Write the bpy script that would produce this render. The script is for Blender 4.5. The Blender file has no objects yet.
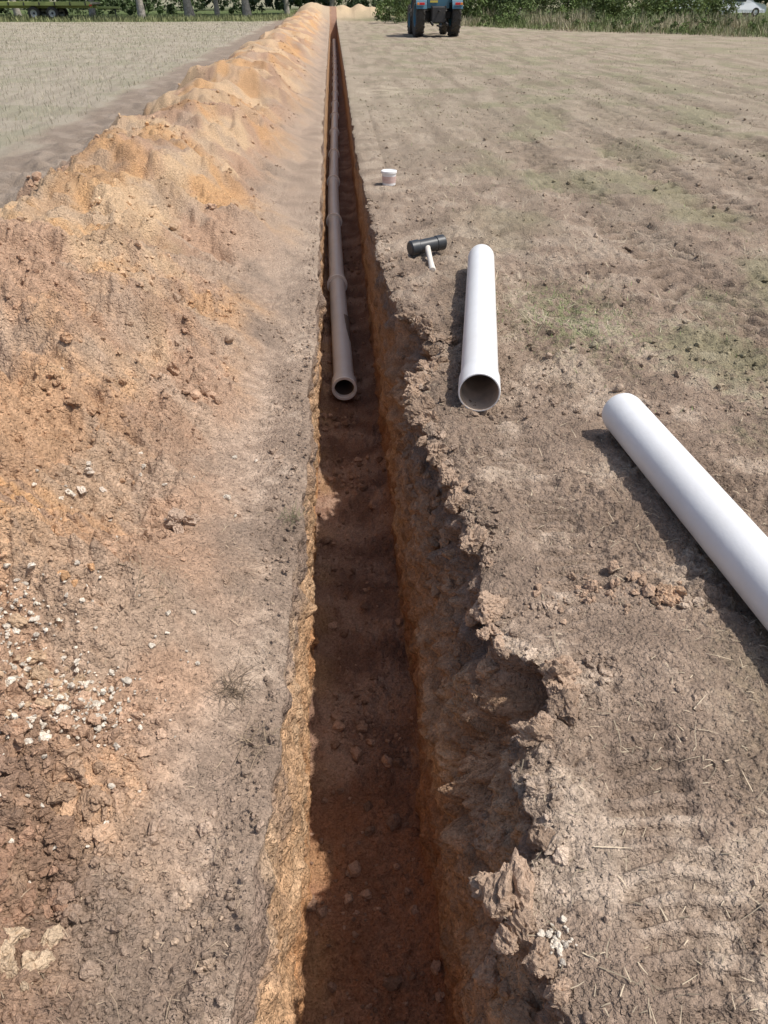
import bpy, math, numpy as np
from mathutils import Matrix, Vector
rng=np.random.default_rng(7)
scene=bpy.context.scene
# ------------------------------------------------------------ noise
_r=np.random.default_rng(99);PERM=_r.permutation(1024).astype(np.int32);PERM2=np.concatenate([PERM,PERM])
GX=np.cos(_r.uniform(0,6.2832,1024)).astype(np.float32);GY=np.sin(np.arccos(np.clip(GX,-1,1))).astype(np.float32)*np.where(_r.random(1024)<.5,-1,1).astype(np.float32)
HV=_r.random(1024).astype(np.float32)
def hidx(xi,yi,seed):
    return PERM2[PERM[(xi+seed*37)&1023]+((yi+seed*101)&1023)]
def noise2(x,y,seed=0):
    x,y=np.broadcast_arrays(np.asarray(x,np.float32),np.asarray(y,np.float32))
    xf=np.floor(x);yf=np.floor(y);fx=x-xf;fy=y-yf;xi=xf.astype(np.int32);yi=yf.astype(np.int32)
    ux=fx*fx*fx*(fx*(fx*6-15)+10);uy=fy*fy*fy*(fy*(fy*6-15)+10)
    def g(dx,dy):
        a=hidx(xi+dx,yi+dy,seed)
        return GX[a]*(fx-dx)+GY[a]*(fy-dy)
    a=g(0,0);b=g(1,0);c=g(0,1);d=g(1,1)
    return 1.5*((a*(1-ux)+b*ux)*(1-uy)+(c*(1-ux)+d*ux)*uy)
def fbm(x,y,f,octs,seed=0,sp=None,gain=.5,billow=False):
    r=0;a=1.
    for o in range(octs):
        n=noise2(x*f+o*17.3,y*f+o*9.1,seed+o)
        if billow: n=np.abs(n)*1.6-.4
        if sp is not None: n=n*np.clip(1.6-sp*f*2.0,0,1)
        r=r+a*n;a*=gain;f*=2.03
    return r
def domes(x,y,cell,seed,dens=.5,sp=None):
    X=np.asarray(x,np.float32)/cell;Y=np.asarray(y,np.float32)/cell;X,Y=np.broadcast_arrays(X,Y)
    X=X+.22*noise2(X*2.3,Y*2.3,seed+20);Y=Y+.22*noise2(X*2.3+9,Y*2.3,seed+21)
    xi=np.floor(X).astype(np.int32);yi=np.floor(Y).astype(np.int32);out=np.zeros(X.shape,np.float32)
    for dx in(-1,0,1):
        for dy in(-1,0,1):
            cx=xi+dx;cy=yi+dy
            a=hidx(cx,cy,seed);b=PERM[a];on=HV[a]<dens
            r=.18+.42*HV[b]**2
            px=cx+.2+.6*HV[PERM[b]];py=cy+.2+.6*HV[PERM[(b+7)&1023]]
            d=np.sqrt((X-px)**2+(Y-py)**2)/r
            out=np.maximum(out,np.where(on,r*np.clip(1.0-d**1.7,0,.62)*1.3,0))
    out=out*cell
    if sp is not None: out=out*np.clip(1.6-sp/cell*2.5,0,1)
    return out
def sm(a,b,x):
    t=np.clip((x-a)/(b-a),0,1);return t*t*(3-2*t)
# ------------------------------------------------------------ camera
CAM=(-0.03,0.0,1.6);F=740.;P=math.atan(519/740);YAW=math.atan(52*math.cos(P)/F)
def px2w(u,v,z=0.):
    xc=(u-384)/F;yc=-(v-512)/F
    f=math.cos(P)+yc*math.sin(P);up=-math.sin(P)+yc*math.cos(P)
    t=(z-CAM[2])/up
    fx=f*t;rx=xc*t
    return (CAM[0]+rx*math.cos(YAW)+fx*math.sin(YAW),CAM[1]+fx*math.cos(YAW)-rx*math.sin(YAW),z)
cd=bpy.data.cameras.new('camera');cam=bpy.data.objects.new('camera',cd);scene.collection.objects.link(cam)
cam.location=CAM;cam.rotation_euler=(math.pi/2-P,0,-YAW)
cd.sensor_fit='VERTICAL';cd.sensor_height=36;cd.lens=36*F/1024;cd.clip_end=2000;cd.clip_start=.05
scene.camera=cam
# ------------------------------------------------------------ light
L=Vector((-.55,.13,-1)).normalized()
sd=bpy.data.lights.new('sun','SUN');sun=bpy.data.objects.new('sun',sd);scene.collection.objects.link(sun)
sd.energy=4.2;sd.angle=math.radians(1.0);sd.color=(1,.965,.91)
sun.rotation_euler=L.to_track_quat('-Z','Y').to_euler()
w=bpy.data.worlds.new('World');scene.world=w;w.use_nodes=True
nt=w.node_tree;bg=nt.nodes['Background'];sk=nt.nodes.new('ShaderNodeTexSky');sk.sky_type='NISHITA';sk.sun_disc=False
sk.sun_elevation=math.asin(-L.z);sk.sun_rotation=math.atan2(-L.x,-L.y)
sk.air_density=1.0;sk.dust_density=3.0
nt.links.new(sk.outputs[0],bg.inputs[0]);bg.inputs[1].default_value=.14
scene.view_settings.view_transform='Standard';scene.view_settings.look='None';scene.view_settings.exposure=0
# ------------------------------------------------------------ material helpers
def mat(name,col=(.5,.5,.5),rough=.6,spec=.5,metal=0,attr=None,nscale=None,namt=.3,bump=None,ncol=None,nscale2=None,namt2=.2,vor=None,det=3):
    m=bpy.data.materials.new(name);m.use_nodes=True;n=m.node_tree.nodes;l=m.node_tree.links
    b=n['Principled BSDF'];b.inputs['Roughness'].default_value=rough;b.inputs['Specular IOR Level'].default_value=spec
    b.inputs['Metallic'].default_value=metal;b.inputs['Base Color'].default_value=(*col,1)
    tc=n.new('ShaderNodeTexCoord');out=None
    if attr:
        a=n.new('ShaderNodeAttribute');a.attribute_name=attr;out=a.outputs['Color']
    for ns,na in ((nscale,namt),(nscale2,namt2)):
        if not ns: continue
        t=n.new('ShaderNodeTexNoise');t.inputs['Scale'].default_value=ns;t.inputs['Detail'].default_value=det;t.inputs['Roughness'].default_value=.75
        l.new(tc.outputs['Object'],t.inputs['Vector'])
        r=n.new('ShaderNodeMapRange');r.inputs['From Min'].default_value=.3;r.inputs['From Max'].default_value=.7
        l.new(t.outputs['Fac'],r.inputs['Value'])
        mx=n.new('ShaderNodeMix');mx.data_type='RGBA'
        if out: l.new(out,mx.inputs['A'])
        else: mx.inputs['A'].default_value=(*col,1)
        if ncol is None:
            mx.blend_type='MULTIPLY';mx.inputs['Factor'].default_value=1
            c=n.new('ShaderNodeMapRange');c.inputs['To Min'].default_value=1-na;c.inputs['To Max'].default_value=1+na
            l.new(r.outputs[0],c.inputs['Value']);cc=n.new('ShaderNodeCombineColor')
            for k in range(3): l.new(c.outputs[0],cc.inputs[k])
            l.new(cc.outputs[0],mx.inputs['B'])
        else:
            mx.inputs['B'].default_value=(*ncol,1)
            k=n.new('ShaderNodeMath');k.operation='MULTIPLY';k.inputs[1].default_value=na;l.new(r.outputs[0],k.inputs[0]);l.new(k.outputs[0],mx.inputs['Factor'])
        out=mx.outputs['Result']
    if out: l.new(out,b.inputs['Base Color'])
    prev=None
    if vor:
        for sc,dist in vor:
            t=n.new('ShaderNodeTexVoronoi');t.inputs['Scale'].default_value=sc;t.inputs['Randomness'].default_value=1
            l.new(tc.outputs['Object'],t.inputs['Vector'])
            iv=n.new('ShaderNodeMapRange');iv.inputs['From Min'].default_value=.05;iv.inputs['From Max'].default_value=.6;iv.inputs['To Min'].default_value=1;iv.inputs['To Max'].default_value=0;l.new(t.outputs['Distance'],iv.inputs['Value'])
            bb=n.new('ShaderNodeBump');bb.inputs['Distance'].default_value=dist;bb.inputs['Strength'].default_value=1;l.new(iv.outputs[0],bb.inputs['Height'])
            if prev: l.new(prev.outputs[0],bb.inputs['Normal'])
            prev=bb
    if bump:
        for sc,dist in bump:
            t=n.new('ShaderNodeTexNoise');t.inputs['Scale'].default_value=sc;t.inputs['Detail'].default_value=3;t.inputs['Roughness'].default_value=.72
            l.new(tc.outputs['Object'],t.inputs['Vector'])
            bb=n.new('ShaderNodeBump');bb.inputs['Distance'].default_value=dist;bb.inputs['Strength'].default_value=1
            l.new(t.outputs['Fac'],bb.inputs['Height'])
            if prev: l.new(prev.outputs[0],bb.inputs['Normal'])
            prev=bb
    if prev: l.new(prev.outputs[0],b.inputs['Normal'])
    return m
def mesh_np(name,V,Fc,material,col=None,smooth=True,link=True,parent=None):
    me=bpy.data.meshes.new(name);V=np.asarray(V,np.float32);Fc=np.asarray(Fc,np.int32);k=Fc.shape[1]
    me.vertices.add(len(V));me.vertices.foreach_set('co',V.ravel())
    me.loops.add(Fc.size);me.loops.foreach_set('vertex_index',Fc.ravel())
    me.polygons.add(len(Fc));me.polygons.foreach_set('loop_start',np.arange(0,Fc.size,k,dtype=np.int32))
    try: me.polygons.foreach_set('loop_total',np.full(len(Fc),k,np.int32))
    except Exception: pass
    me.polygons.foreach_set('use_smooth',np.full(len(Fc),smooth))
    me.update(calc_edges=True)
    if col is not None:
        a=me.color_attributes.new('Col','FLOAT_COLOR','POINT')
        c=np.ones((len(V),4),np.float32);c[:,:3]=col;a.data.foreach_set('color',c.ravel())
    me.materials.append(material)
    o=bpy.data.objects.new(name,me);scene.collection.objects.link(o)
    if parent: o.parent=parent
    return o
# ------------------------------------------------------------ terrain
TEND=60.
RK=np.array([[-3,.33],[0,.36],[.50,.38],[.62,.35],[.74,.30],[.84,.29],[.93,.38],[1.05,.385],[1.13,.35],[1.2,.42],[1.3,.52],[1.4,.555],[1.47,.51],[1.55,.40],[1.8,.39],[2.0,.40],[2.3,.375],[2.7,.335],[3.1,.30],[3.35,.30],[3.55,.41],[3.8,.49],[4.1,.46],[4.35,.33],[4.8,.28],[5.6,.25],[7,.24],[10,.2],[20,.22],[60,.22],[500,.22]])
LK=np.array([[-3,-.30],[0,-.30],[.6,-.29],[.9,-.265],[1.8,-.215],[2.8,-.20],[4.5,-.19],[7,-.2],[12,-.23],[20,-.24],[500,-.24]])
def rimR(y,sp):
    return np.interp(y,RK[:,0],RK[:,1])+fbm(y,y*0,2.2,2,11)*.02+fbm(y,y*0+3,9,4,12,sp,.55)*.024
def rimL(y,sp):
    return np.interp(y,LK[:,0],LK[:,1])+fbm(y,y*0,1.3,2,21)*.025+fbm(y,y*0+3,7,4,22,sp,.5)*.014
def dyat(y):
    d=np.maximum(y,.3);return np.minimum(1.05*(d*d+2.5)/1184,.006*d+.002)
def heap(x,y):
    wx=x+.20*noise2(x*.9,y*.9,31)+.07*noise2(x*2.6,y*2.6,30)
    c=-1.80+.25*noise2(y*.45,0*y,32)
    H=.58*(1+.22*noise2(y*.7,y*0,33)+.28*noise2(y*1.4,y*0,34))
    wr=1.38;wl=1.0
    t=np.where(wx>c,(wx-c)/wr,(c-wx)/wl)
    s=np.clip(1.03-np.sqrt(t*t+.004),0,1)
    s=.75*s+.25*sm(0,1,s)
    lob=1-np.abs(noise2(x*.55+y*.9,y*.75-x*.5,35))*2.4
    z=H*s*(1+.46*lob*sm(0,.3,s)*sm(1,.5,s))
    env=sm(66,58,y)
    z2=.85*np.exp(-((x-1.8)/2.3)**2-((y-64)/1.6)**2)*(1+.4*noise2(x*1.2,y*1.2,36))
    z3=.8*np.exp(-((x+1.4)/1.5)**2-((y-63)/3)**2)
    return z*env+z2+z3,s*env
TR_=((.69,.12,.062,61,.022,.10),(1.34,.13,.08,65,.014,.5),(2.35,.28,.19,62,.045,.8),(3.45,.3,.22,63,.06,.8),(4.35,.3,.22,64,.06,-.8),(5.3,.32,.24,69,.06,.8),(6.4,.32,.25,66,.065,-.8),(7.9,.3,.26,67,.065,.8),(9.4,.3,.28,59,.065,.8))
def lugpat(x,y,xc,wd,per,seed,dy,chev):
    xw=x-xc+.06*noise2(y*.8,0*y,seed+3)+.03*noise2(y*4,x*4,seed+6);m=sm(wd*1.1,wd*.7,np.abs(xw));u=xw/wd
    ph=y/per+np.abs(u)*chev+.42*noise2(x*5,y*5,seed+1)
    v=sm(-.5,.7,np.sin(ph*2*np.pi));br=sm(-.6,-.05,noise2(x*1.6,y*1.1,seed))
    return m*br,v*np.clip(1.7-dy/per*3,0,1)
def surf(x,y,dy,rim=None):
    hz,s=heap(x,y)
    left=x<0
    right=np.where(left,0,1)
    lg=0;tm=0
    for xc,wd,per,sd_,dp_,ch in TR_:
        m,v=lugpat(x,y,xc,wd,per,sd_,dy,ch);lg=lg-m*(.25+.75*v)*dp_;tm=np.maximum(tm,m)
    tm=tm*right
    z=hz+.02*fbm(x,y,.35,2,41)+fbm(x,y,2.5,3,42,dy)*.014
    cl=sm(-.25,.35,noise2(x*1.5,y*1.5,46)+.4*noise2(x*5,y*5,48))
    trod=np.where(left,sm(-.95,-.6,x),.0)
    z=z+(.35+.85*cl)*(1-.40*trod)*(1-.5*tm)*(fbm(x,y,13,2,43,dy,.6,True)*.015+fbm(x+.3*y,y,36,3,39,dy,.65,True)*.0078)
    rough=np.where(left,sm(-.42,-.85,x)*sm(-4.4,-3.2,x),0)
    z=z+rough*(fbm(x+y*.3,y,3.0,3,44,dy)*.055+fbm(x,y,6,4,45,dy,.6,True)*.040)
    z=z+sm(1.5,4,y)*np.where(left,0,1)*fbm(x,y,6,3,47,dy,.6,True)*.022
    near=np.where(left,.35+.9*rough,.6)*(1-.75*tm)
    z=z+near*(domes(x,y,.10,50,.28,dy)*(.1+.8*cl)*.7+domes(x,y,.04,51,.5,dy)*(.2+.8*cl)*.9)
    z=z+right*lg
    m,v=lugpat(x,y,-.72,.11,.06,68,dy,.2);z=z-np.where(left,m*(.3+.7*v)*.016*sm(2.6,2.1,y),0)
    z=z+right*.045*np.exp(-((x-.45)/.10)**2)*sm(0,.35,noise2(y*1.1,0*y,71)+.1)*sm(5,1,y)
    return z
ys=[-1.5]
while ys[-1]<.3: ys.append(ys[-1]+.04)
while ys[-1]<420: ys.append(ys[-1]+float(dyat(ys[-1])) if ys[-1]<70 else ys[-1]*1.03)
ys=np.array(ys);dys=np.gradient(ys)
def rads():
    r=[0];
    while r[-1]<330:
        a=r[-1];r.append(a+(.005 if a<.7 else .005+.006*(a-.7)/1.8 if a<2.5 else max(.011,a*.0065) if a<12 else a*.035))
    return np.array(r)
R=rads();NW=140;NF=60
Y=ys[:,None];D=dys[:,None]
rl=rimL(Y,D);rr=rimR(Y,D)
te=sm(TEND+.6,TEND,Y)*sm(-1.4,-1.2,Y)
XL=rl-R[::-1][None,:];YL=Y+0*XL;DL=D+0*XL
ZL=surf(XL,YL,DL)
XR=rr+R[None,:];YR=Y+0*XR;ZR=surf(XR,YR,D+0*XR)
edgeL=np.exp(-(R[::-1]/.04))[None,:];edgeR=np.exp(-(R/.03))[None,:]
ZL=ZL-edgeL*.025*te;ZR=ZR-edgeR*.018*te
def floorz(x,y):
    z=-1.13+fbm(x,y,3,3,81)*.03+fbm(x,y,15,4,82,None,.5,True)*.018
    z=z+.06*np.exp(-((y-3.95)/.2)**2)+.04*np.exp(-((y-3.0)/.12)**2)*sm(0,.2,x+.1)-.05*sm(2.0,1.85,y)
    z=z+.12*np.exp(-(np.abs(x-.25))/.05)*sm(-.3,.3,noise2(y*1.7,y*0,83))+.12*np.exp(-(np.abs(x+.25))/.045)*sm(-.3,.3,noise2(y*1.9,y*0,84))
    r=sm(-.1,.4,noise2(x*2,y*1.2,85))
    return z+r*(domes(x,y,.09,86,.4)*.7+domes(x,y,.035,87,.5)*.8)
fl=-.235+fbm(Y,Y*0,1.5,3,91)*.015;fr=.235+fbm(Y,Y*0,1.5,3,92)*.02
XF=fl+(fr-fl)*np.linspace(0,1,NF)[None,:];YF=Y+0*XF
ZF=floorz(XF,YF)
t=np.linspace(0,1,NW+2)[1:-1][None,:]
zt=ZL[:,-1:];zb=ZF[:,:1]
ZWL=zt+(zb-zt)*t
XWL=rl+(fl-rl)*sm(0,.8,t)
def wdisp(yy,zz,seed):
    blocks=fbm(yy+.3*zz,zz*1.1,6,5,seed+15,D,.6,True)
    return fbm(yy,zz*1.2,3.,3,seed,D)*.022+fbm(yy*1.6,zz*.4,7,3,seed+5,D)*.012+blocks*.024+domes(yy,zz,.07,seed+11,.35,D+0*zz)*.4
ed=np.minimum(1,np.minimum(t/.06,(1-t)/.03))
XWL=XWL+(wdisp(YL[:,:1]+0*t,ZWL,101)*.85-.005)*ed
zb2=ZF[:,-1:];zt2=ZR[:,:1];ZWR=zb2+(zt2-zb2)*t
fla=sm(.42,.95,t)
lean=.38
XWR=fr+(rr-fr)*(lean*t*t*t+(1-lean)*fla)
ex=np.clip(np.clip(rr-.27,0,1)*4,0,1)
cm_=sm(-.1,.2,noise2(Y*4.3,t*2.2+Y*0,111))
cav=np.exp(-((t-.91)/.04)**2)*(.16*ex*cm_+.03*sm(0,.3,noise2(Y*3,0*Y,113)))
cav=cav+np.exp(-((t-.76)/.06)**2)*.10*ex*sm(-.1,.25,noise2(Y*6,t*4+Y*0,112))
dr=wdisp(Y+0*t,ZWR,121)*(1+.6*ex*sm(.3,.7,t))
blk=ex*sm(.35,.6,t)*(domes(Y+0*t,ZWR,.15,131,.6,D+0*ZWR)*.75+domes(Y+0*t,ZWR,.06,137,.5,D+0*ZWR)*.8+fbm(Y+0*t,ZWR,7,4,133,D,.6,True)*.045)
edR=np.minimum(1,np.minimum(t/.04,(1-t)/.025))
XWR=XWR+(cav-dr-blk+.010)*edR
X=np.concatenate([XL,XWL,XF,XWR,XR],1);Z=np.concatenate([ZL,zt+(ZWL-zt)*te,zt+(ZF-zt)*te,zt2+(ZWR-zt2)*te,ZR],1)
YY=np.broadcast_to(Y,X.shape).copy()
nr,nc=X.shape
def C(a): return np.array(a)[None,None,:]
def mixc(A,B,m): return A+(B-A)*m[...,None]
def ground_color(x,y,z,dy):
    n1=fbm(x,y,.6,3,201);n2=fbm(x,y,3,4,202,dy);n3=fbm(x,y,20,3,203,dy)
    base=np.ones(x.shape+(3,))*C((.32,.238,.178))
    base=mixc(base,C((.435,.342,.262)),sm(-.05,.6,n2+.5*n1+.3*n3)*.9)
    base=mixc(base,C((.205,.150,.112)),sm(.05,.7,-n2+.5*n3-.3*n1)*.7)
    far=sm(3,16,y)*(x>0)
    base=mixc(base,C((.37,.315,.235)),far*.7)
    gn=sm(.0,.5,fbm(x,y*.7,.8,3,205)+.25*n3)*sm(.6,2.,x)
    base=mixc(base,C((.24,.245,.135)),gn*.48)
    str_=sm(.05,.40,noise2(x*3.2,y*.35,211)+.3*n2)*sm(3,8,y)*(x>.5);base=mixc(base,C((.24,.19,.14)),str_*.55)
    blot=sm(.05,.4,fbm(x,y*.5,1.6,4,212,dy))*sm(8,20,y)*(x>0);base=mixc(base,C((.25,.22,.15)),blot*.55)
    spk=sm(.12,.5,n3+.3*n2)*sm(2,6,y)*(x>.3);base=base*(1-.30*spk[...,None])
    for xc,wd,per,sd_,dp_,ch in TR_:
        m,v=lugpat(x,y,xc,wd,per,sd_,dy,ch);base=base*(1-(m*(.04+.30*v)*(x>0)*(.40+.60*sm(2,5,y)))[...,None])  # shade between the tyre lugs, darkened into the soil colour along each track
    pg=np.exp(-(((x-1.35)/.3)**2+((y-4.25)/.5)**2));base=mixc(base,C((.18,.24,.09)),pg*.5*sm(-.3,.3,n3))
    base=mixc(base,C((.48,.40,.30)),np.exp(-((x-.9)/.7)**2-((y-17)/1.5)**2)*.7*sm(-.4,.3,n2))
    hz,s=heap(x,y)
    L=(x<0)|(y>60)
    pk=sm(-.22,-.5,x)*(x<0)*sm(-3,-2.6,x);base=mixc(base,C((.43,.31,.228)),pk*.7*sm(-.6,.4,n2+n1))
    hm=sm(.02,.25,s+.1*n2)*L
    sub=np.ones_like(base)*C((.435,.285,.192))
    sand=C((.58,.41,.255));och=C((.54,.31,.145));dk=C((.24,.16,.11))
    m=sm(0,.45,fbm(x*1.2+y*.25,y*.55-x*.3,1.0,5,206)+.6*(s-.45)+.30*sm(3.0,6.5,y)-.15+.3*n2)
    sub=mixc(sub,sand,m*(.35+.55*sm(2.5,5,y)))
    m=sm(.05,.5,fbm(x*1.3,y*.8,1.1,5,207)+.1*sm(3,6,y)+.3*n3)*(.45+.55*sm(3,5,y))
    sub=mixc(sub,och,m*.75)
    m=sm(.05,.5,fbm(x,y*.8,1.5,5,208,dy)+.3*n3);sub=mixc(sub,dk,m*.5*(.6+.4*sm(9,2,y)))
    m=sm(.1,.5,fbm(x+.5*y,y,2.3,4,213,dy));sub=mixc(sub,C((.41,.315,.235)),m*.5)
    base=mixc(base,sub,hm)
    mz=np.exp(-((x+1.8)/2.6)**2-((y-63)/3.2)**2)+np.exp(-((x-1.8)/2.6)**2-((y-64)/2)**2)
    base=mixc(base,C((.52,.40,.26)),np.clip(mz,0,1))
    bm=sm(-.95,-.6,x)*(x<0)*sm(3,6,y);base=mixc(base,C((.40,.31,.235)),bm*.55)
    e=np.exp(-(((x+1.12)/.22)**2+((y-1.78)/.25)**2));base=mixc(base,och*1.05,np.clip(e*1.5,0,1)*sm(-.5,.2,n3+n2)*.85)
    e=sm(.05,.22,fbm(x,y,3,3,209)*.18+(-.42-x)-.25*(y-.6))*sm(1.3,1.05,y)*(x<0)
    base=mixc(base,C((.205,.132,.092)),e*.8)  # photographer's shadow at the near left, painted as darker soil colour
    e=np.exp(-(((x+.62)/.13)**2+((y-.80)/.14)**2));base=mixc(base,C((.47,.34,.23)),e*.6*sm(-.2,.3,n2))
    st=sm(-2.6,-3.0,x+.3*n1)*sm(-4.3,-3.8,x+.3*n1+.15*n2)
    base=mixc(base,C((.26,.21,.165)),st*.85);base=mixc(base,C((.36,.295,.235)),st*sm(0,.5,n2+n3)*.6)
    fd=sm(-3.8,-4.25,x+.3*n1+.15*n2)
    row=sm(-.2,.5,noise2(x*5.5,y*.6,210))
    sc=np.ones_like(base)*C((.385,.335,.26));sc=mixc(sc,C((.285,.275,.185)),sm(-.2,.5,n1+.5*n2)*.55);sc=mixc(sc,C((.255,.22,.17)),row*.4)
    base=mixc(base,sc,fd)
    ed_=sm(60,62,y)*(1-np.clip(mz*1.6,0,1));base=mixc(base,C((.10,.13,.05)),ed_*(1-.6*sm(90,140,y)))
    return np.clip(base*(1+.26*n3[...,None]),.01,.9)
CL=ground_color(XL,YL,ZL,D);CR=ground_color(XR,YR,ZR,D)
def wall_color(y,z,x,seed,left):
    n=fbm(y,z*1.5,3,4,seed,D);n3=fbm(y,z,18,3,seed+3,D)
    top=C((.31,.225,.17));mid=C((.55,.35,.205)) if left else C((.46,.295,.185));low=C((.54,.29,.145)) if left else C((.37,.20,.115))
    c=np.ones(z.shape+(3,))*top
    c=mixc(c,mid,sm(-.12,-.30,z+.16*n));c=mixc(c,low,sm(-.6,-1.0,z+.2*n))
    c=mixc(c,C((.19,.13,.09)),sm(.15,.6,fbm(y,z*2,6,4,seed+7,D)+.3*n3)*.5)
    c=mixc(c,C((.57,.40,.255)),sm(.2,.6,fbm(y,z,2.2,4,seed+12,D)+.2*n3)*.55)
    return np.clip(c*(1+.3*n3[...,None]),.01,.9)
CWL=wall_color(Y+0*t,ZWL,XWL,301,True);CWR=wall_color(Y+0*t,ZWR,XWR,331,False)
nF=fbm(XF,YF,4,4,351,D);CF=np.ones(XF.shape+(3,))*C((.33,.20,.14))
CF=mixc(CF,C((.43,.28,.20)),sm(0,.5,nF));CF=mixc(CF,C((.21,.12,.082)),sm(0,.5,-nF)*.7)
CF=mixc(CF,C((.36,.165,.085)),sm(2.0,1.8,YF)*.7);CF=mixc(CF,C((.50,.31,.16)),np.exp(-((XF+.2)/.07)**2)*sm(-.2,.3,noise2(YF*3,YF*0,353))*.5)
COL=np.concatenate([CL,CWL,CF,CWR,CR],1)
idx=np.arange(nr*nc).reshape(nr,nc)
Fq=np.stack([idx[:-1,:-1],idx[:-1,1:],idx[1:,1:],idx[1:,:-1]],-1).reshape(-1,4)
soil=mat('soil',attr='Col',rough=.97,spec=.1,nscale=95,namt=.32,bump=[(65,.020)],vor=[(85,.004)],det=3)
ground=mesh_np('ground',np.stack([X,YY,Z],-1).reshape(-1,3),Fq,soil,COL.reshape(-1,3))
def gz(x,y):
    x=np.asarray(x,float);y=np.asarray(y,float);return surf(x,y,dyat(y))
# ------------------------------------------------------------ clods
def ico(sub):
    import bmesh
    bm=bmesh.new();bmesh.ops.create_icosphere(bm,subdivisions=sub,radius=1)
    v=np.array([p.co[:] for p in bm.verts]);f=np.array([[q.index for q in p.verts] for p in bm.faces]);bm.free();return v,f
def lumpy(v,k,amp=.42):
    r=np.random.default_rng(k);o=np.zeros(len(v))
    for fr_,a in((1.3,1.),(2.7,.7),(5,.55),(9,.35)):
        for _ in range(3):
            d=r.normal(size=3);d/=np.linalg.norm(d);o+=a*np.sin(v@d*fr_*2+r.uniform(0,6.28))
    w=v*(1+amp*o/3)[:,None]
    for _ in range(5):
        d=r.normal(size=3);d/=np.linalg.norm(d);h=r.uniform(.55,.9);e=np.clip(w@d-h,0,None);w=w-e[:,None]*d*.85
    if len(v)>40: w=w*(1+r.normal(0,.05,(len(v),1)))
    return w
TP={s:[(lumpy(ico(s)[0],k+10*s),ico(s)[1]) for k in range(6)] for s in(1,2,3,4)}
def scatter(name,x,y,z,size,cols,material,sub,flat=(.6,1.),smooth=False,sink=.2):
    n=len(x);V=[];Fs=[];Cs=[];off=0
    which=rng.integers(0,6,n)
    for k in range(6):
        i=np.where(which==k)[0]
        if len(i)==0: continue
        v,f=TP[sub][k];m=len(i)
        a=rng.uniform(0,6.28,m);sc=np.stack([size[i]*rng.uniform(.8,1.3,m),size[i]*rng.uniform(.65,1,m),size[i]*rng.uniform(*flat,m)],-1)
        w=v[None]*sc[:,None,:]
        tl=rng.normal(0,.5,m)[:,None];wy=w[...,1]*np.cos(tl)-w[...,2]*np.sin(tl);wz=w[...,1]*np.sin(tl)+w[...,2]*np.cos(tl)
        ca=np.cos(a)[:,None];sa=np.sin(a)[:,None]
        wx=w[...,0]*ca-wy*sa;wy=w[...,0]*sa+wy*ca
        P_=np.stack([wx+x[i][:,None],wy+y[i][:,None],wz+(z[i]+size[i]*(.5-sink))[:,None]],-1)
        V.append(P_.reshape(-1,3));Fs.append((f[None]+(np.arange(m)*len(v))[:,None,None]+off).reshape(-1,3))
        Cs.append(np.repeat(cols[i],len(v),0));off+=m*len(v)
    return np.concatenate(V),np.concatenate(Fs),np.concatenate(Cs)
def gcol(x,y):
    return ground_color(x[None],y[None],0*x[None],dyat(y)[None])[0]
class Acc:
    def __init__(s): s.V=[];s.F=[];s.C=[];s.o=0
    def add(s,t):
        V,F_,C_=t;s.V.append(V);s.F.append(F_+s.o);s.C.append(C_);s.o+=len(V)
    def make(s,name,m,smooth): return mesh_np(name,np.concatenate(s.V),np.concatenate(s.F),m,np.concatenate(s.C),smooth)
cl=Acc();
def addclods(acc,x,y,size,zoff=None,cm=None,flat=(.6,1.)):
    z=gz(x,y) if zoff is None else zoff
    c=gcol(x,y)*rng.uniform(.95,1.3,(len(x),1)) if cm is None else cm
    for lo,hi,sb in((0,.006,1),(.006,.012,2),(.012,.024,3),(.024,1,4)):
        i=(size>=lo)&(size<hi)
        if i.any(): acc.add(scatter('',x[i],y[i],z[i],size[i],c[i],None,min(sb,2) if y.mean()>5 else sb,flat))
def psize(n,a,b,al=1.8):
    u=rng.random(n);return (a**(-al)+u*(b**(-al)-a**(-al)))**(-1/al)
n=12000;x=rng.uniform(-1.9,-.3,n);y=.45+rng.random(n)**1.3*4.2
k=noise2(x*2.3,y*2.3,401)+.4*sm(-.5,-.9,x)>rng.uniform(-.1,.9,n);x,y=x[k],y[k];addclods(cl,x,y,psize(len(x),.0028,.018,2.1))
n=2200;x=rng.uniform(-1.0,-.48,n);y=rng.uniform(.5,1.3,n);k=rng.random(n)<sm(-.44,-.60,x);x,y=x[k],y[k];addclods(cl,x,y,psize(len(x),.004,.028,1.9))
n=8000;x=rng.uniform(-2.8,-.6,n);y=3+rng.random(n)**1.6*30;k=noise2(x*1.2,y*1.2,402)>rng.uniform(-.2,.8,n);x,y=x[k],y[k];addclods(cl,x,y,psize(len(x),.008,.045,2.0))
n=12000;x=.35+rng.random(n)**1.3*2.6;y=.45+rng.random(n)**1.2*4.5;k=(x>rimR(y,dyat(y))+.01)&(noise2(x*1.8,y*1.8,403)>rng.uniform(-.2,1.0,n))&((np.abs(x-.69)>.11)|(rng.random(n)<.3));x,y=x[k],y[k];addclods(cl,x,y,psize(len(x),.0025,.012,2.3))
n=11000;y=3+rng.random(n)**1.5*30;x=.4+rng.random(n)*(1.5+y*.6);k=noise2(x*.9,y*.6,406)>rng.uniform(-.6,.8,n);x,y=x[k],y[k];n=len(x);addclods(cl,x,y,psize(n,.007,.028,2.3)*(1-.45*sm(14,30,y)))
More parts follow.
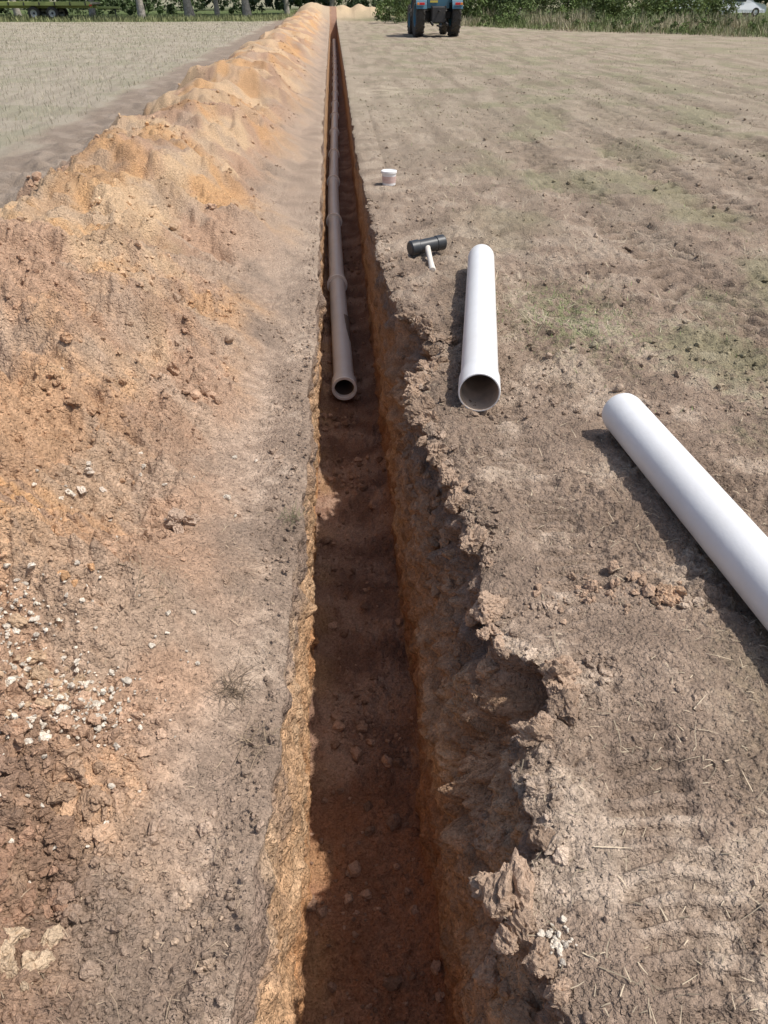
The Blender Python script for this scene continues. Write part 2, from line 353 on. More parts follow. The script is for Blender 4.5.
def group(u,v,n,sx,sy,a,b,cm=None):
    p=px2w(u,v);x=rng.normal(p[0],sx,n);y=rng.normal(p[1],sy,n);s_=psize(n,a,b,1.3)
    addclods(cl,x,y,s_,cm=None if cm is None else np.array(cm)[None]*rng.uniform(.8,1.2,(n,1)))
group(600,592,90,.13,.05,.004,.026,(.43,.30,.21));group(668,600,18,.03,.015,.016,.042,(.46,.31,.205));group(690,605,8,.03,.02,.010,.024)
group(600,665,25,.03,.03,.005,.018);group(545,610,25,.05,.04,.005,.018)
group(110,480,50,.08,.14,.006,.030,(.43,.27,.165));group(190,548,10,.03,.03,.012,.034,(.43,.315,.235));group(103,532,4,.02,.02,.013,.026,(.58,.49,.40));group(98,662,5,.03,.03,.01,.026,(.49,.29,.155))
group(205,395,16,.1,.2,.010,.034);group(70,480,25,.12,.2,.006,.028)
group(60,740,70,.08,.05,.005,.024,(.47,.33,.215));group(30,905,40,.05,.07,.008,.036,(.34,.21,.14));group(100,830,18,.04,.04,.012,.036,(.38,.255,.17))
group(40,765,14,.06,.08,.012,.030,(.37,.235,.155));group(25,990,14,.04,.03,.012,.028,(.48,.36,.245));group(190,930,14,.05,.06,.006,.02,(.45,.33,.235))
n=2000;y=.45+rng.random(n)**1.3*7;k=noise2(y*2.1,0*y,404)>rng.uniform(-.4,.5,n);y=y[k];n=len(y);x=rimR(y,dyat(y))+np.abs(rng.normal(0,.06,n))+.002;addclods(cl,x,y,psize(n,.003,.028,1.7))
n=95;y=.55+rng.random(n)*3.8;x=rimR(y,dyat(y))+rng.normal(.008,.018,n);z=gz(x,y)-.018;addclods(cl,x,y,rng.uniform(.018,.055,n),zoff=z,cm=np.array((.37,.265,.19))[None]*rng.uniform(.75,1.2,(n,1)))
n=160;y=.6+rng.random(n)*3.7;q=rng.random(n);x=rimR(y,dyat(y))*(.55+.35*q)+.24*(.45-.35*q);addclods(cl,x,y,rng.uniform(.012,.045,n),zoff=-.42+.28*q,cm=np.array((.45,.295,.19))[None]*rng.uniform(.7,1.2,(n,1)))
n=600;y=.45+rng.random(n)**1.3*7;x=rimL(y,dyat(y))-np.abs(rng.normal(0,.05,n))-.008;addclods(cl,x,y,psize(n,.003,.014,1.9))
n=1800;y=1+rng.random(n)**1.2*9;x=np.clip(rng.normal(0,.14,n),-.22,.22);k=rng.random(n)<.25+.75*sm(-.1,.3,noise2(x*3,y*2,405));x,y=x[k],y[k]
addclods(cl,x,y,psize(len(x),.006,.035,1.6),zoff=floorz(x,y),cm=np.array((.36,.23,.16))[None]*rng.uniform(.6,1.4,(len(x),1)))
clodm=mat('clod_soil',attr='Col',rough=.96,spec=.1,nscale=120,namt=.3,bump=[(90,.012)])
cl.make('soil_clods',clodm,False)
gr=Acc()
def ggroup(u,v,n,sx,sy,a=.003,b=.012):
    p=px2w(u,v);x=rng.normal(p[0],sx,n);y=rng.normal(p[1],sy,n)
    addclods(gr,x,y,psize(n,a,b,1.5),zoff=gz(x,y)+.0035,cm=np.array((.76,.67,.55))[None]*rng.uniform(.65,1.08,(n,1)),flat=(.5,.85))
ggroup(25,722,230,.07,.06);ggroup(85,752,230,.06,.055);ggroup(35,785,120,.07,.03);ggroup(110,735,100,.05,.05);ggroup(60,690,80,.08,.05);ggroup(150,700,25,.12,.15);ggroup(556,940,40,.014,.02,.003,.013);ggroup(80,560,16,.2,.2,.006,.014);ggroup(175,520,12,.15,.3,.006,.013);ggroup(60,860,30,.08,.08)
gr.make('gravel',clodm,False)
# ------------------------------------------------------------ straw, stubble
def blades(x,y,z,ln,wd,az,el,cols,bend=.0):
    n=len(x);dx=np.cos(az)*np.cos(el);dy_=np.sin(az)*np.cos(el);dz=np.sin(el)
    d=np.stack([dx,dy_,dz],-1);sd_=np.stack([-np.sin(az),np.cos(az),0*az],-1)*wd[:,None]/2
    b=np.stack([x,y,z],-1);mid=b+d*ln[:,None]*.5+np.stack([0*x,0*x,np.full(n,1.)*bend*ln],-1)
    cv=rng.normal(0,.08,(n,1))*ln[:,None]*sd_/(wd[:,None]+1e-9)
    mid=mid+cv;e=b+d*ln[:,None]
    V=np.stack([b-sd_,b+sd_,mid+sd_*.9,mid-sd_*.9,e+sd_*.4,e-sd_*.4],1).reshape(-1,3)
    o=(np.arange(n)*6)[:,None]
    F_=np.concatenate([o+np.array([[0,1,2,3]]),o+np.array([[3,2,4,5]])])
    return V,F_,np.repeat(cols,6,0)
strawm=mat('straw',attr='Col',rough=.8,spec=.2)
a=Acc()
n=11000;x=.3+rng.random(n)**1.2*3.5;y=.45+rng.random(n)**1.3*6.5;k=(x>rimR(y,dyat(y))+.01)&(noise2(x*1.5,y*1.5,411)>rng.uniform(-.7,.7,n));x,y=x[k],y[k];n=len(x)
sc=np.array((.50,.41,.29))[None]*rng.uniform(.35,1.2,(n,1))
a.add(blades(x,y,gz(x,y)+.005,psize(n,.015,.09,1.4),rng.uniform(.0012,.003,n),rng.uniform(0,6.28,n),rng.normal(.05,.15,n),sc,.03))
n=2800;y=.45+rng.random(n)**1.3*5;x=rng.uniform(-.95,-.25,n);k=(x<rimL(y,dyat(y))-.01)&(noise2(x*2,y*2,412)>rng.uniform(-.5,.9,n));x,y=x[k],y[k];n=len(x)
a.add(blades(x,y,gz(x,y)+.005,psize(n,.012,.07,1.5),rng.uniform(.001,.0024,n),rng.uniform(0,6.28,n),rng.normal(.06,.15,n),np.array((.42,.32,.22))[None]*rng.uniform(.4,1.25,(n,1)),.04))
n=20000;y=4+rng.random(n)**1.2*34;x=.8+rng.random(n)*(2+y*.55);k=noise2(x*1.1,y*.6,414)>rng.uniform(-.6,.6,n);x,y=x[k],y[k];n=len(x);sc=np.array((.50,.43,.31))[None]*rng.uniform(.35,1.2,(n,1))
a.add(blades(x,y,gz(x,y),rng.uniform(.03,.10,n),.002+.0003*y,rng.uniform(0,6.28,n),rng.uniform(.0,.7,n),sc))
a.make('straw_debris',strawm,False)
a=Acc()
n=26000;y=5+rng.random(n)**1.1*54;x=-4.1-rng.random(n)*(2+y*.5);x=np.round(x/.17)*.17+rng.normal(0,.025,n)
pal=np.array([(.50,.44,.33),(.30,.30,.19),(.41,.36,.26)])
a.add(blades(x,y,gz(x,y)-.01,rng.uniform(.05,.11,n),.003+.0003*y,rng.uniform(0,6.28,n),rng.uniform(.7,1.5,n),pal[rng.integers(0,3,n)]*rng.uniform(.6,1.1,(n,1))))
a.make('field_stubble',strawm,False)
a=Acc()
n=700;x=rng.normal(1.35,.22,n);y=rng.normal(4.25,.35,n)
xs=[x];yy_=[y]
m_=5000;y2=3+rng.random(m_)*22;x2=.9+rng.random(m_)*(2+y2*.5);k=noise2(x2*.9,y2*.6,413)>.18;xs.append(x2[k]);yy_.append(y2[k])
x=np.concatenate(xs);y=np.concatenate(yy_);n=len(x)
a.add(blades(x,y,gz(x,y)-.004,rng.uniform(.015,.04,n),.002+.0003*y,rng.uniform(0,6.28,n),rng.uniform(.2,1.4,n),np.array((.20,.26,.10))[None]*rng.uniform(.7,1.5,(n,1))))
a.make('grass_sprouts',strawm,False)
def tuft(name,u,v,n,ln,colr,spread=.02):
    p=px2w(u,v);x=rng.normal(p[0],spread,n);y=rng.normal(p[1],spread,n)
    aa=Acc();aa.add(blades(x,y,gz(x,y)+.002,rng.uniform(ln*.4,ln,n),rng.uniform(.001,.0025,n),rng.uniform(0,6.28,n),rng.uniform(-.1,.9,n),np.array(colr)[None]*rng.uniform(.5,1.4,(n,1)),.12))
    aa.make(name,strawm,False)
tuft('root_tuft',234,700,90,.09,(.17,.125,.085),.024);tuft('root_tuft',255,745,40,.08,(.28,.21,.14));tuft('root_tuft',292,520,40,.07,(.16,.15,.08),.02);tuft('root_tuft',165,640,25,.09,(.3,.23,.15),.03)
# ------------------------------------------------------------ solids helpers
def lathe(prof,seg=64,closed=False):
    prof=np.array(prof,float);th=np.linspace(0,2*np.pi,seg,endpoint=False);n=len(prof)
    V=np.stack([np.repeat(prof[:,1],seg),np.outer(prof[:,0],np.cos(th)).ravel(),np.outer(prof[:,0],np.sin(th)).ravel()],-1)
    F_=[]
    m=n if closed else n-1
    for i in range(m):
        j=(i+1)%n
        for k in range(seg): F_.append((i*seg+k,i*seg+(k+1)%seg,j*seg+(k+1)%seg,j*seg+k))
    return V,np.array(F_)
def place(o,p,d,):
    d=Vector(d).normalized();q=Vector((1,0,0)).rotation_difference(d)
    o.location=p;o.rotation_mode='QUATERNION';o.rotation_quaternion=q
def mod_bevel(o,w_,s=2):
    b=o.modifiers.new('b','BEVEL');b.width=w_;b.segments=s;b.limit_method='ANGLE'
def box(name,c,s,m,parent=None,bev=.01,rot=None):
    V=np.array([(i,j,k) for i in(-.5,.5) for j in(-.5,.5) for k in(-.5,.5)])*np.array(s)
    F_=[(0,1,3,2),(4,6,7,5),(0,4,5,1),(2,3,7,6),(0,2,6,4),(1,5,7,3)]
    o=mesh_np(name,V,F_,m,smooth=False);o.location=c
    if rot: o.rotation_euler=rot
    if bev: mod_bevel(o,bev)
    if parent: o.parent=parent
    return o
def lobj(name,prof,m,c,axis=(1,0,0),seg=48,parent=None,closed=False,smooth=True):
    V,F_=lathe(prof,seg,closed);o=mesh_np(name,V,F_,m,smooth=smooth);place(o,c,axis)
    if parent: o.parent=parent
    if smooth:
        e=o.modifiers.new('e','EDGE_SPLIT');e.split_angle=math.radians(35)
    return o
def empty(name,loc=(0,0,0),rz=0):
    e=bpy.data.objects.new(name,None);e.location=loc;e.rotation_euler=(0,0,rz);scene.collection.objects.link(e);return e
# ------------------------------------------------------------ white pipes
pvc=mat('white_pvc',(.75,.755,.755),rough=.38,spec=.4,nscale=3.5,namt=.34,ncol=(.58,.545,.49),bump=[(30,.0008)])
pin=mat('pipe_lining',(.50,.40,.31),rough=.6,nscale=6,namt=.3,bump=[(20,.001)])
PR=.090
def pipe(name,A,B,r=PR,tw=.008,bell=True):
    A=Vector(A);B=Vector(B);Ln=(B-A).length
    e=empty(name,A)
    e.rotation_mode='QUATERNION';e.rotation_quaternion=Vector((1,0,0)).rotation_difference((B-A).normalized())
    xs_=np.linspace(.22,Ln-.03,14);q=.007 if bell else 0
    prof=[(r+q-tw,0.0),(r+q-.003,0),(r+q-.001,.004),(r+q,.012),(r+q,.13),(r+q*.7,.15),(r,.18)]+[(r,x_) for x_ in xs_]+[(r-.005,Ln-.002),(r-.006,Ln),(r-tw,Ln)]
    lobj('pipe_wall',prof,pvc,(0,0,0),seg=72,parent=e)
    lobj('pipe_bore',[(r+q-tw,0),(r+q-tw-.0005,.02),(r+q-tw-.001,.13),(r-tw-.001,.16)]+[(r-tw-.001,x_) for x_ in np.linspace(.2,Ln-.05,6)]+[(r-tw,Ln)],pin,(0,0,0),seg=72,parent=e)
    return e
A=px2w(479,396,PR);B=px2w(481,258,PR)
pipe('white_pipe',(A[0],A[1],PR+.016),(B[0],B[1],PR+.010))
A=px2w(620,412,PR);Bq=px2w(765,582,PR)
d=Vector((Bq[0]-A[0],Bq[1]-A[1],0)).normalized();A=Vector((A[0],A[1],PR+.008))
pipe('white_pipe',A+d*2.2,A)
# ------------------------------------------------------------ trench pipe
gp=mat('grey_pvc',(.66,.67,.67),rough=.4,spec=.4,nscale=5,namt=.4,ncol=(.56,.53,.49),bump=[(30,.0008)])
ge=mat('grey_pvc_light',(.88,.87,.84),rough=.45,nscale=20,namt=.1)
r=.085
pts=[(-.030,5.42),(-.055,6.6),(-.08,8.0),(-.10,10),(-.117,12.3),(-.09,17),(-.04,25),(-.01,35),(.0,48),(0,59)]
py_=np.array([p[1] for p in pts]);pxx=np.array([p[0] for p in pts])
yk=np.linspace(5.42,59,420);xk=np.interp(yk,py_,pxx);xk=np.convolve(np.pad(xk,8,mode='edge'),np.ones(17)/17,'valid')
zk=-1.13+.05+r+.012+.012*np.sin(yk*.7)
colp=[5.42]+list(np.arange(8.0,59,2.65))
prof=[]
for i,c in enumerate(colp):
    prof+= [(c-.001 if i else c,r if i else r+.004),(c,r+.015),(c+.13,r+.015),(c+.15,r+.001)]
allp=sorted(prof+[(y_,r) for y_ in yk if not any(c-.02<y_<c+.17 for c in colp)],key=lambda q:q[0])
th=np.linspace(0,2*np.pi,40,endpoint=False);V=[];
for y_,rr_ in allp:
    cx=np.interp(y_,yk,xk);cz=np.interp(y_,yk,zk);V.append(np.stack([cx+rr_*np.cos(th),0*th+y_,cz+rr_*np.sin(th)],-1))
V=np.concatenate(V);F_=[(i*40+k,(i+1)*40+k,(i+1)*40+(k+1)%40,i*40+(k+1)%40) for i in range(len(allp)-1) for k in range(40)]
dp=empty('drain_pipe');o=mesh_np('pipe_run',V,np.array(F_),gp,parent=dp);e=o.modifiers.new('e','EDGE_SPLIT');e.split_angle=math.radians(30)
x0=float(xk[0]);z0=float(zk[0])
lobj('socket_lip',[(r+.016,.012),(r+.016,-.004),(r+.014,-.006),(r-.004,-.006),(r-.006,-.003),(r-.006,.05)],ge,(x0,5.42,z0),(0,1,0),parent=dp)
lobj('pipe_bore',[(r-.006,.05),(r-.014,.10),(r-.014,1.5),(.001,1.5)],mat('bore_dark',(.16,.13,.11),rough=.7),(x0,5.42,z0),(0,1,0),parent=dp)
for i,c in enumerate(colp[1:]):
    xx=float(np.interp(c,yk,xk));zz=float(np.interp(c,yk,zk))
    lobj('joint_ring',[(r+.0155,.018),(r+.026,.014),(r+.026,-.014),(r+.001,-.016)],ge,(xx,c,zz),(0,1,0),parent=dp,seg=32)
# ------------------------------------------------------------ mallet
rub=mat('black_rubber',(.022,.026,.030),rough=.45,spec=.5,nscale=25,namt=.25,ncol=(.09,.085,.08))
wood=mat('pale_wood',(.66,.62,.55),rough=.6,nscale=18,namt=.3,ncol=(.5,.42,.33))
p=px2w(427,246,.065)
ml=empty('rubber_mallet',(p[0],p[1],.070),math.radians(22))
hr=.055
lobj('head',[(.001,-.145),(hr-.01,-.145),(hr,-.135),(hr,-.075),(hr-.005,-.07),(hr-.005,.07),(hr,.075),(hr,.135),(hr-.01,.145),(.001,.145)],rub,(0,0,0),(1,0,.06),parent=ml)
lobj('handle',[(.001,-.07),(.022,-.07),(.023,-.05),(.021,.05),(.019,.2),(.019,.30),(.022,.40),(.024,.43),(.020,.445),(.001,.447)],wood,(0,0,0),(-.42,-1,-.12),parent=ml,seg=24)
# ------------------------------------------------------------ tub
def gl(p): return max(float(gz(np.array([p[0]]),np.array([p[1]]))[0]),0.005)
p=px2w(389,185,0);tb=empty('plastic_tub',(p[0],p[1],gl(p)-.004),.3)
wp=mat('tub_plastic',(.78,.78,.77),rough=.35,nscale=12,namt=.1,ncol=(.6,.56,.5));lab=mat('tub_label',(.62,.52,.48),rough=.5,nscale=30,namt=.5,ncol=(.45,.15,.10))
lobj('body',[(.001,.002),(.062,.0),(.066,.004),(.072,.118),(.076,.119),(.076,.128),(.0715,.129),(.069,.126),(.063,.008),(.001,.008)],wp,(0,0,0),(0,0,1),parent=tb)
lobj('lid',[(.078,.116),(.0795,.116),(.0795,.134),(.075,.137),(.069,.137),(.067,.133),(.001,.133)],wp,(0,0,0),(0,0,1),parent=tb)
lobj('label',[(.0675,.025),(.0725,.088)],lab,(0,0,0),(0,0,1),parent=tb)
# ------------------------------------------------------------ tractor (rear towards the camera)
blue=mat('blue_paint',(.025,.13,.20),rough=.4,nscale=2,namt=.5,ncol=(.09,.12,.13));blk=mat('dark_metal',(.02,.02,.022),rough=.6,nscale=4,namt=.4,ncol=(.08,.07,.06))
tyre=mat('tyre_rubber',(.028,.027,.026),rough=.85,nscale=3,namt=.5,ncol=(.11,.095,.075));rim=mat('wheel_rim',(.45,.45,.43),rough=.5,nscale=3,namt=.3);glass=mat('cab_glass',(.03,.045,.05),rough=.06,spec=.8)
red=mat('red_lens',(.5,.02,.02),rough=.3);ora=mat('orange_lens',(.7,.22,.02),rough=.3)
def wheel(name,c,R_,wd,par,lug=True,rimm=rim):
    wobj=empty(name,c);wobj.parent=par;h=wd/2;ri=R_*.55
    lobj('tyre',[(ri,-h*.8),(R_*.8,-h),(R_*.93,-h*.92),(R_*.97,-h*.6),(R_*.98,0),(R_*.97,h*.6),(R_*.93,h*.92),(R_*.8,h),(ri,h*.8)],tyre,(0,0,0),(1,0,0),parent=wobj,seg=40)
    lobj('rim',[(ri,-h*.82),(ri*.93,-h*.75),(ri*.85,-h*.3),(.001,-h*.2)],rimm,(0,0,0),parent=wobj,seg=32)
    lobj('rim_outer',[(.001,h*.2),(ri*.85,h*.3),(ri*.93,h*.75),(ri,h*.82)],rimm,(0,0,0),parent=wobj,seg=32)
    lobj('hub',[(.001,-h*.5),(ri*.3,-h*.5),(ri*.33,-h*.1),(ri*.33,h*.1),(ri*.3,h*.5),(.001,h*.5)],blk,(0,0,0),parent=wobj,seg=20)
    if lug:
        N=20;Vs=[];Fs=[];o_=0
        for i in range(N):
            for sgn in(-1,1):
                a0=2*np.pi*(i+(.25 if sgn>0 else -.25))/N;pp=[]
                for (xx,da) in((.03*sgn,0),(h*.98*sgn,.17)):
                    for rr2 in(R_*.93,R_*1.015):
                        for dd in(-.035,.035): pp.append((xx,rr2*math.cos(a0+da+dd),rr2*math.sin(a0+da+dd)))
                Vs+=pp;Fs+=[(o_,o_+1,o_+3,o_+2),(o_+4,o_+6,o_+7,o_+5),(o_,o_+4,o_+5,o_+1),(o_+2,o_+3,o_+7,o_+6),(o_,o_+2,o_+6,o_+4),(o_+1,o_+5,o_+7,o_+3)];o_+=8
        mesh_np('lugs',Vs,Fs,tyre,smooth=False,parent=wobj)
    return wobj
p=px2w(437,37,0)
T=empty('tractor',(p[0],p[1]+.6,0.0),math.radians(3))
for sx in(-1,1):
    wheel('rear_wheel',(sx*.80,0,.80),.82,.40,T,rimm=blue);wheel('front_wheel',(sx*.76,2.35,.58),.58,.30,T,rimm=blue)
    th=np.linspace(math.radians(15),math.radians(165),16);Vf=[];
    for a_ in th:
        for xx in(sx*.56,sx*1.02):
            for rr2 in(.90,.93): Vf.append((xx,-rr2*math.cos(a_),.80+rr2*math.sin(a_)))
    Ff=[]
    for i in range(15):
        b0=i*4;b1=b0+4;Ff+=[(b0,b0+1,b1+1,b1),(b0+2,b1+2,b1+3,b0+3),(b0+1,b0+3,b1+3,b1+1),(b0,b1,b1+2,b0+2)]
    mesh_np('fender',Vf,Ff,blue,smooth=False,parent=T)
    box('rear_light',(sx*.78,-.90,1.22),(.22,.05,.09),red,T);box('indicator',(sx*.95,-.90,1.22),(.09,.055,.09),ora,T)
    box('lift_arm',(sx*.32,-.75,.52),(.07,.75,.09),blk,T,rot=(.15,0,0));box('lift_rod',(sx*.30,-.55,.85),(.05,.05,.62),blk,T,rot=(.25,0,0))
    box('cab_pillar_rear',(sx*.62,-.42,1.95),(.07,.08,1.15),blk,T);box('cab_pillar_front',(sx*.60,1.05,1.95),(.07,.08,1.15),blk,T)
    box('cab_door_glass',(sx*.62,.32,1.95),(.02,1.4,1.1),glass,T,bev=0);box('step',(sx*.62,.95,.55),(.3,.35,.05),blk,T)
    box('mirror',(sx*1.02,1.1,2.05),(.18,.05,.30),blk,T)
box('transmission',(0,.1,.82),(.62,1.5,.62),blk,T,bev=.05);box('engine_block',(0,1.75,.95),(.5,2.0,.5),blk,T,bev=.05)
box('hood',(0,1.95,1.42),(.74,1.75,.62),blue,T,bev=.12);box('grille',(0,2.84,1.35),(.5,.03,.5),blk,T);box('front_weight',(0,3.05,.75),(.7,.35,.4),blk,T,bev=.04)
box('rear_axle',(0,0,.80),(1.3,.28,.28),blk,T,bev=.04);box('front_axle',(0,2.35,.58),(1.3,.16,.16),blk,T)
box('cab_floor',(0,.3,1.33),(1.2,1.55,.16),blue,T,bev=.03);box('rear_panel',(0,-.43,1.22),(1.0,.10,.35),blue,T,bev=.03);box('rear_glass',(0,-.46,1.92),(1.14,.02,1.02),glass,T,bev=0);box('windscreen',(0,1.07,1.95),(1.14,.02,1.0),glass,T,bev=0)
box('cab_roof',(0,.3,2.60),(1.42,1.8,.18),blue,T,bev=.07);box('seat',(0,.1,1.62),(.5,.5,.45),blk,T,bev=.06);box('drawbar',(0,-.85,.42),(.12,.7,.06),blk,T);box('top_link',(0,-.7,.95),(.06,.6,.06),blk,T)
lobj('exhaust',[(.04,0),(.04,1.3),(.03,1.3)],blk,(.42,1.3,1.5),(0,0,1),parent=T,seg=16)
box('number_plate',(-.2,-.50,1.30),(.34,.012,.08),mat('yellow_plate',(.55,.45,.08)),T,bev=0)
# ------------------------------------------------------------ trailer
gy=mat('green_paint',(.30,.36,.10),rough=.5,nscale=3,namt=.4,ncol=(.38,.34,.15));bedm=mat('trailer_bed',(.45,.41,.30),rough=.8,nscale=6,namt=.4)
p=px2w(50,20,0);TR=empty('flatbed_trailer',(p[0],p[1],0),math.radians(-3))
box('bed',(-.6,0,1.0),(8.2,2.3,.12),bedm,TR,bev=.01);
for sy in(-1,1):
    box('side_rail',(-.6,sy*1.17,.98),(8.2,.05,.22),gy,TR);box('chassis_beam',(-.6,sy*.5,.82),(8.0,.12,.22),gy,TR)
    for k in range(8): box('stake_pocket',(-4.4+k*1.08,sy*1.21,.98),(.08,.04,.2),blk,TR,bev=0)
    for wx_ in(-.65,.65):
        q=wheel('wheel',(wx_,sy*.98,.42),.42,.28,TR,lug=False);q.rotation_euler=(0,0,math.pi/2)
for wx_ in(-.65,.65): box('axle',(wx_,0,.42),(.1,1.8,.1),blk,TR)
for sy in(-1,1): box('mudguard',(0,sy*.98,.90),(2.3,.3,.03),gy,TR)
box('headboard',(-4.65,0,1.6),(.06,2.2,1.1),gy,TR);box('drawbar',(4.3,0,.75),(1.7,.14,.14),gy,TR);box('jack',(4.8,.1,.45),(.08,.08,.7),blk,TR)
box('tail_light',(3.5,-1.2,.88),(.2,.03,.08),red,TR)
# ------------------------------------------------------------ white car
cw=mat('car_white',(.75,.76,.77),rough=.25,nscale=1.5,namt=.05)
def car(u,dist,body=cw,rz=0.):
    sc_=F/(dist*math.cos(P));x_=(u-384)/sc_+dist*math.tan(YAW)
    e=empty('parked_car',(x_,dist,.0),rz)
    prof=[(-2.15,.30),(-2.2,.55),(-2.12,.85),(-1.95,.95),(-1.55,1.42),(-1.2,1.5),(.3,1.5),(.6,1.44),(1.15,1.0),(1.95,.86),(2.15,.7),(2.2,.45),(2.15,.28)]
    V=[];n_=len(prof)
    for sy,sc2 in((-.86,0),(-.88,1),(.88,1),(.86,0)):
        for (xx,zz) in prof: V.append((xx*(1 if sc2 else .985),sy*(1 if zz<1.0 else .84),zz))
    me=bpy.data.meshes.new('car_body');faces=[list(range(n_)),list(range(3*n_,4*n_))[::-1]]
    for r_ in range(3):
        for i in range(n_):
            j=(i+1)%n_;faces.append((r_*n_+i,(r_+1)*n_+i,(r_+1)*n_+j,r_*n_+j))
    me.from_pydata(V,[],faces);me.update();me.materials.append(body);o=bpy.data.objects.new('car_body',me);scene.collection.objects.link(o);o.parent=e;mod_bevel(o,.04)
    for sy in(-1,1):
        box('side_window',(-.45,sy*.80,1.2),(1.7,.03,.36),glass,e,bev=.05)
        for xx in(-1.35,1.35):
            q=wheel('wheel',(xx,sy*.80,.32),.32,.2,e,lug=False);q.rotation_euler=(0,0,math.pi/2)
        box('headlight',(2.1,sy*.6,.68),(.12,.35,.14),rim,e);box('tail_light',(-2.15,sy*.7,.8),(.08,.2,.2),red,e)
    return e
car(748,72);car(690,92,rz=.1)
# ------------------------------------------------------------ vegetation
leafm=mat('foliage',attr='Col',rough=.6,spec=.25)
def leafcloud(cx,cy,cz,rx,ry,rz_,n,size,base,clump=60):
    k=max(3,n//clump);d=rng.normal(size=(k,3));d/=np.linalg.norm(d,axis=1)[:,None];d*=rng.random((k,1))**.4
    cc=d*np.array((rx,ry,rz_))+np.array((cx,cy,cz));i=rng.integers(0,k,n)
    p_=cc[i]+rng.normal(0,1,(n,3))*min(rx,rz_)*.17;tint=rng.uniform(.55,1.6,(k,1))[i]
    a1=rng.normal(size=(n,3));a1/=np.linalg.norm(a1,axis=1)[:,None];a2=np.cross(a1,rng.normal(size=(n,3)));a2/=np.linalg.norm(a2,axis=1)[:,None]
    s_=size*rng.uniform(.6,1.3,(n,1));V=np.stack([p_-a1*s_,p_-a2*s_*.45,p_+a1*s_,p_+a2*s_*.45],1).reshape(-1,3)
    return V,np.arange(n*4).reshape(-1,4),np.repeat(np.array(base)[None]*tint*rng.uniform(.8,1.25,(n,1)),4,0)
bark=mat('bark',(.36,.32,.27),rough=.9,nscale=5,namt=.45,bump=[(12,.03)])
def limb(p0,p1,r0,r1,seg=10,n=6,seed=0):
    r_=np.random.default_rng(seed);p0=np.array(p0);p1=np.array(p1);th=np.linspace(0,2*np.pi,seg,endpoint=False);V=[]
    for i in range(n+1):
        t_=i/n;c=p0+(p1-p0)*t_+r_.normal(0,.05,3)*(0<i<n)*np.linalg.norm(p1-p0)*.3;rr2=r0+(r1-r0)*t_+(r0*.35*(1-t_*6) if t_<1/6 else 0)
        V.append(c+np.stack([rr2*np.cos(th),rr2*np.sin(th),0*th],-1))
    F_=[(i*seg+k,i*seg+(k+1)%seg,(i+1)*seg+(k+1)%seg,(i+1)*seg+k) for i in range(n) for k in range(seg)]
    return np.concatenate(V),np.array(F_)
def tree(u,dist,h,tr,seed):
    sc_=F/(dist*math.cos(P));x_=(u-384)/sc_+dist*math.tan(YAW)
    e=empty('broadleaf_tree',(x_,dist,-.05));r_=np.random.default_rng(seed);Vs=[];Fs=[];o_=0
    parts=[((0,0,0),(r_.normal(0,.2),r_.normal(0,.2),h*.75),tr,tr*.3)]
    for k in range(7):
        z_=h*r_.uniform(.3,.65);a_=k*.9+r_.uniform(0,.5);l_=h*r_.uniform(.2,.32);parts.append(((0,0,z_),(l_*math.cos(a_),l_*math.sin(a_),z_+l_*.7),tr*.4,tr*.08))
    for q in parts:
        V,F_=limb(*q,seed=seed+len(Vs));Vs.append(V);Fs.append(F_+o_);o_+=len(V)
    mesh_np('trunk',np.concatenate(Vs),np.concatenate(Fs),bark,parent=e)
    V,F_,C_=leafcloud(0,0,h*.68,h*.36,h*.36,h*.33,2600,.28,(.06,.10,.025));mesh_np('crown',V,F_,leafm,C_,False,parent=e)
for i,(u,dd,h,tr) in enumerate([(92,70,10,.22),(141,66,11,.25),(189,68,12,.32),(216,70,10,.18),(246,69,11,.28),(20,78,12,.25),(286,80,11,.2),(330,84,10,.22),(600,66,9,.2),(520,72,11,.25),(430,75,11,.22)]): tree(u,dd,h,tr,500+i)
def fx(u,dist): return (u-384)/(F/(dist*math.cos(P)))+dist*math.tan(YAW)
a=Acc()
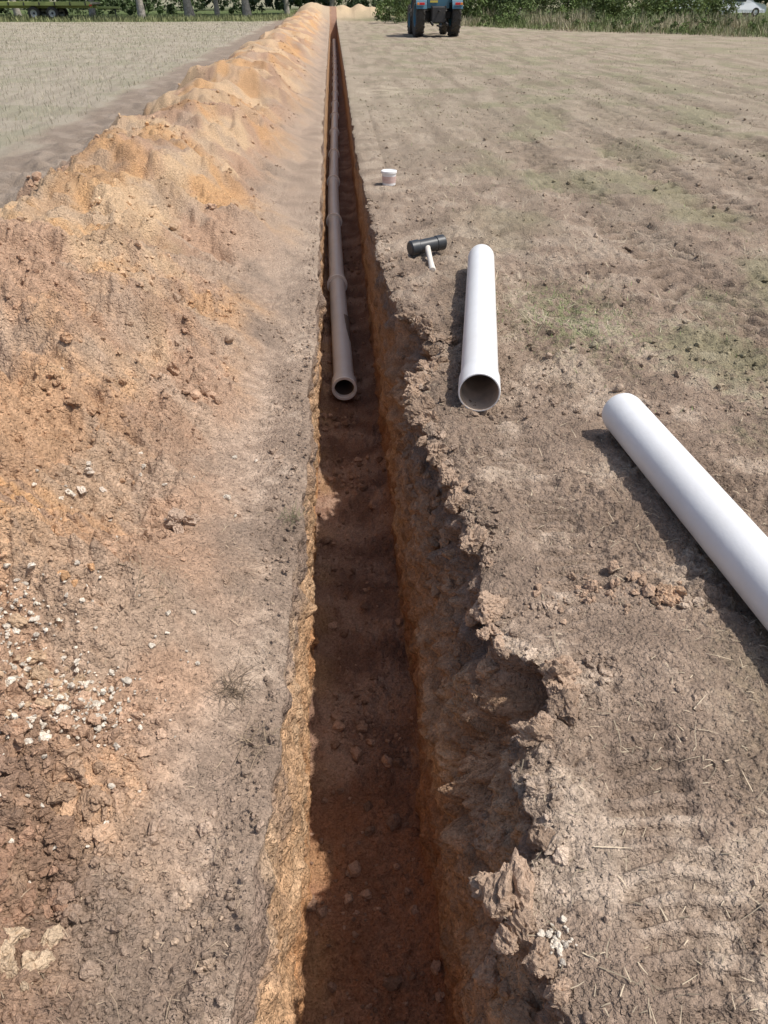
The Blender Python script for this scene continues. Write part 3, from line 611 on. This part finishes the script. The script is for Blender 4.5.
for u in np.arange(392,735,9):
    dd=58+rng.uniform(-3,5);x_=fx(u,dd);hh=rng.uniform(.8,1.9)
    a.add(leafcloud(x_,dd,hh*.8,1.1,1.2,hh,900,.10,(.085,.12,.035)))
a.make('hedge',leafm,False)
a=Acc()
for u in np.arange(-60,400,14):
    dd=82+rng.uniform(-4,6);x_=fx(u,dd);hh=rng.uniform(.6,1.8);a.add(leafcloud(x_,dd,hh*.9,1.6,1.5,hh,500,.16,(.07,.10,.04)))
for u in np.arange(-200,980,30):
    dd=105+rng.uniform(-4,8);x_=fx(u,dd);a.add(leafcloud(x_,dd,3.2,4,3,3.4,700,.4,(.045,.07,.025)))
a.make('distant_trees',leafm,False)
VK=([7,12,19,36],[52,44,37.0,31])
n=42000;x=6.5+rng.random(n)*29;yb=np.interp(x,*VK);ty=rng.random(n)**.8*12;y=yb+ty
n=len(x);nn=fbm(x,y,.35,3,422)
c1=np.array((.42,.37,.25));c2=np.array((.15,.19,.07));m_=sm(-.2,.4,nn+rng.normal(0,.2,n)-.12)[:,None]
a=Acc();a.add(blades(x,y,gz(x,y)-.02,rng.uniform(.12,.42,n)*(1+.9*nn+.9*sm(3,9,ty)),rng.uniform(.012,.03,n),rng.uniform(0,6.28,n),rng.uniform(.5,1.45,n),(c1*m_+c2*(1-m_))*rng.uniform(.5,1.25,(n,1))))
for k in range(110):
    x_=7+rng.random()*27;dd=np.interp(x_,*VK)+rng.uniform(1,9);s_=rng.uniform(.15,.55);a.add(leafcloud(x_,dd,s_*.7,s_*1.6,s_*1.2,s_,160,.06,(.10,.14,.045)))
a.make('grass_verge',strawm,False)
n=16000;x=rng.uniform(-40,6,n);y=60.5+rng.random(n)*10;k=(np.abs(x-1.)>3.5);x,y=x[k],y[k];n=len(x)
a=Acc();a.add(blades(x,y,gz(x,y)-.02,rng.uniform(.1,.4,n),rng.uniform(.02,.05,n),rng.uniform(0,6.28,n),rng.uniform(.8,1.5,n),np.array((.22,.23,.11))[None]*rng.uniform(.6,1.5,(n,1))))
a.make('rough_grass',strawm,False)
print('done')
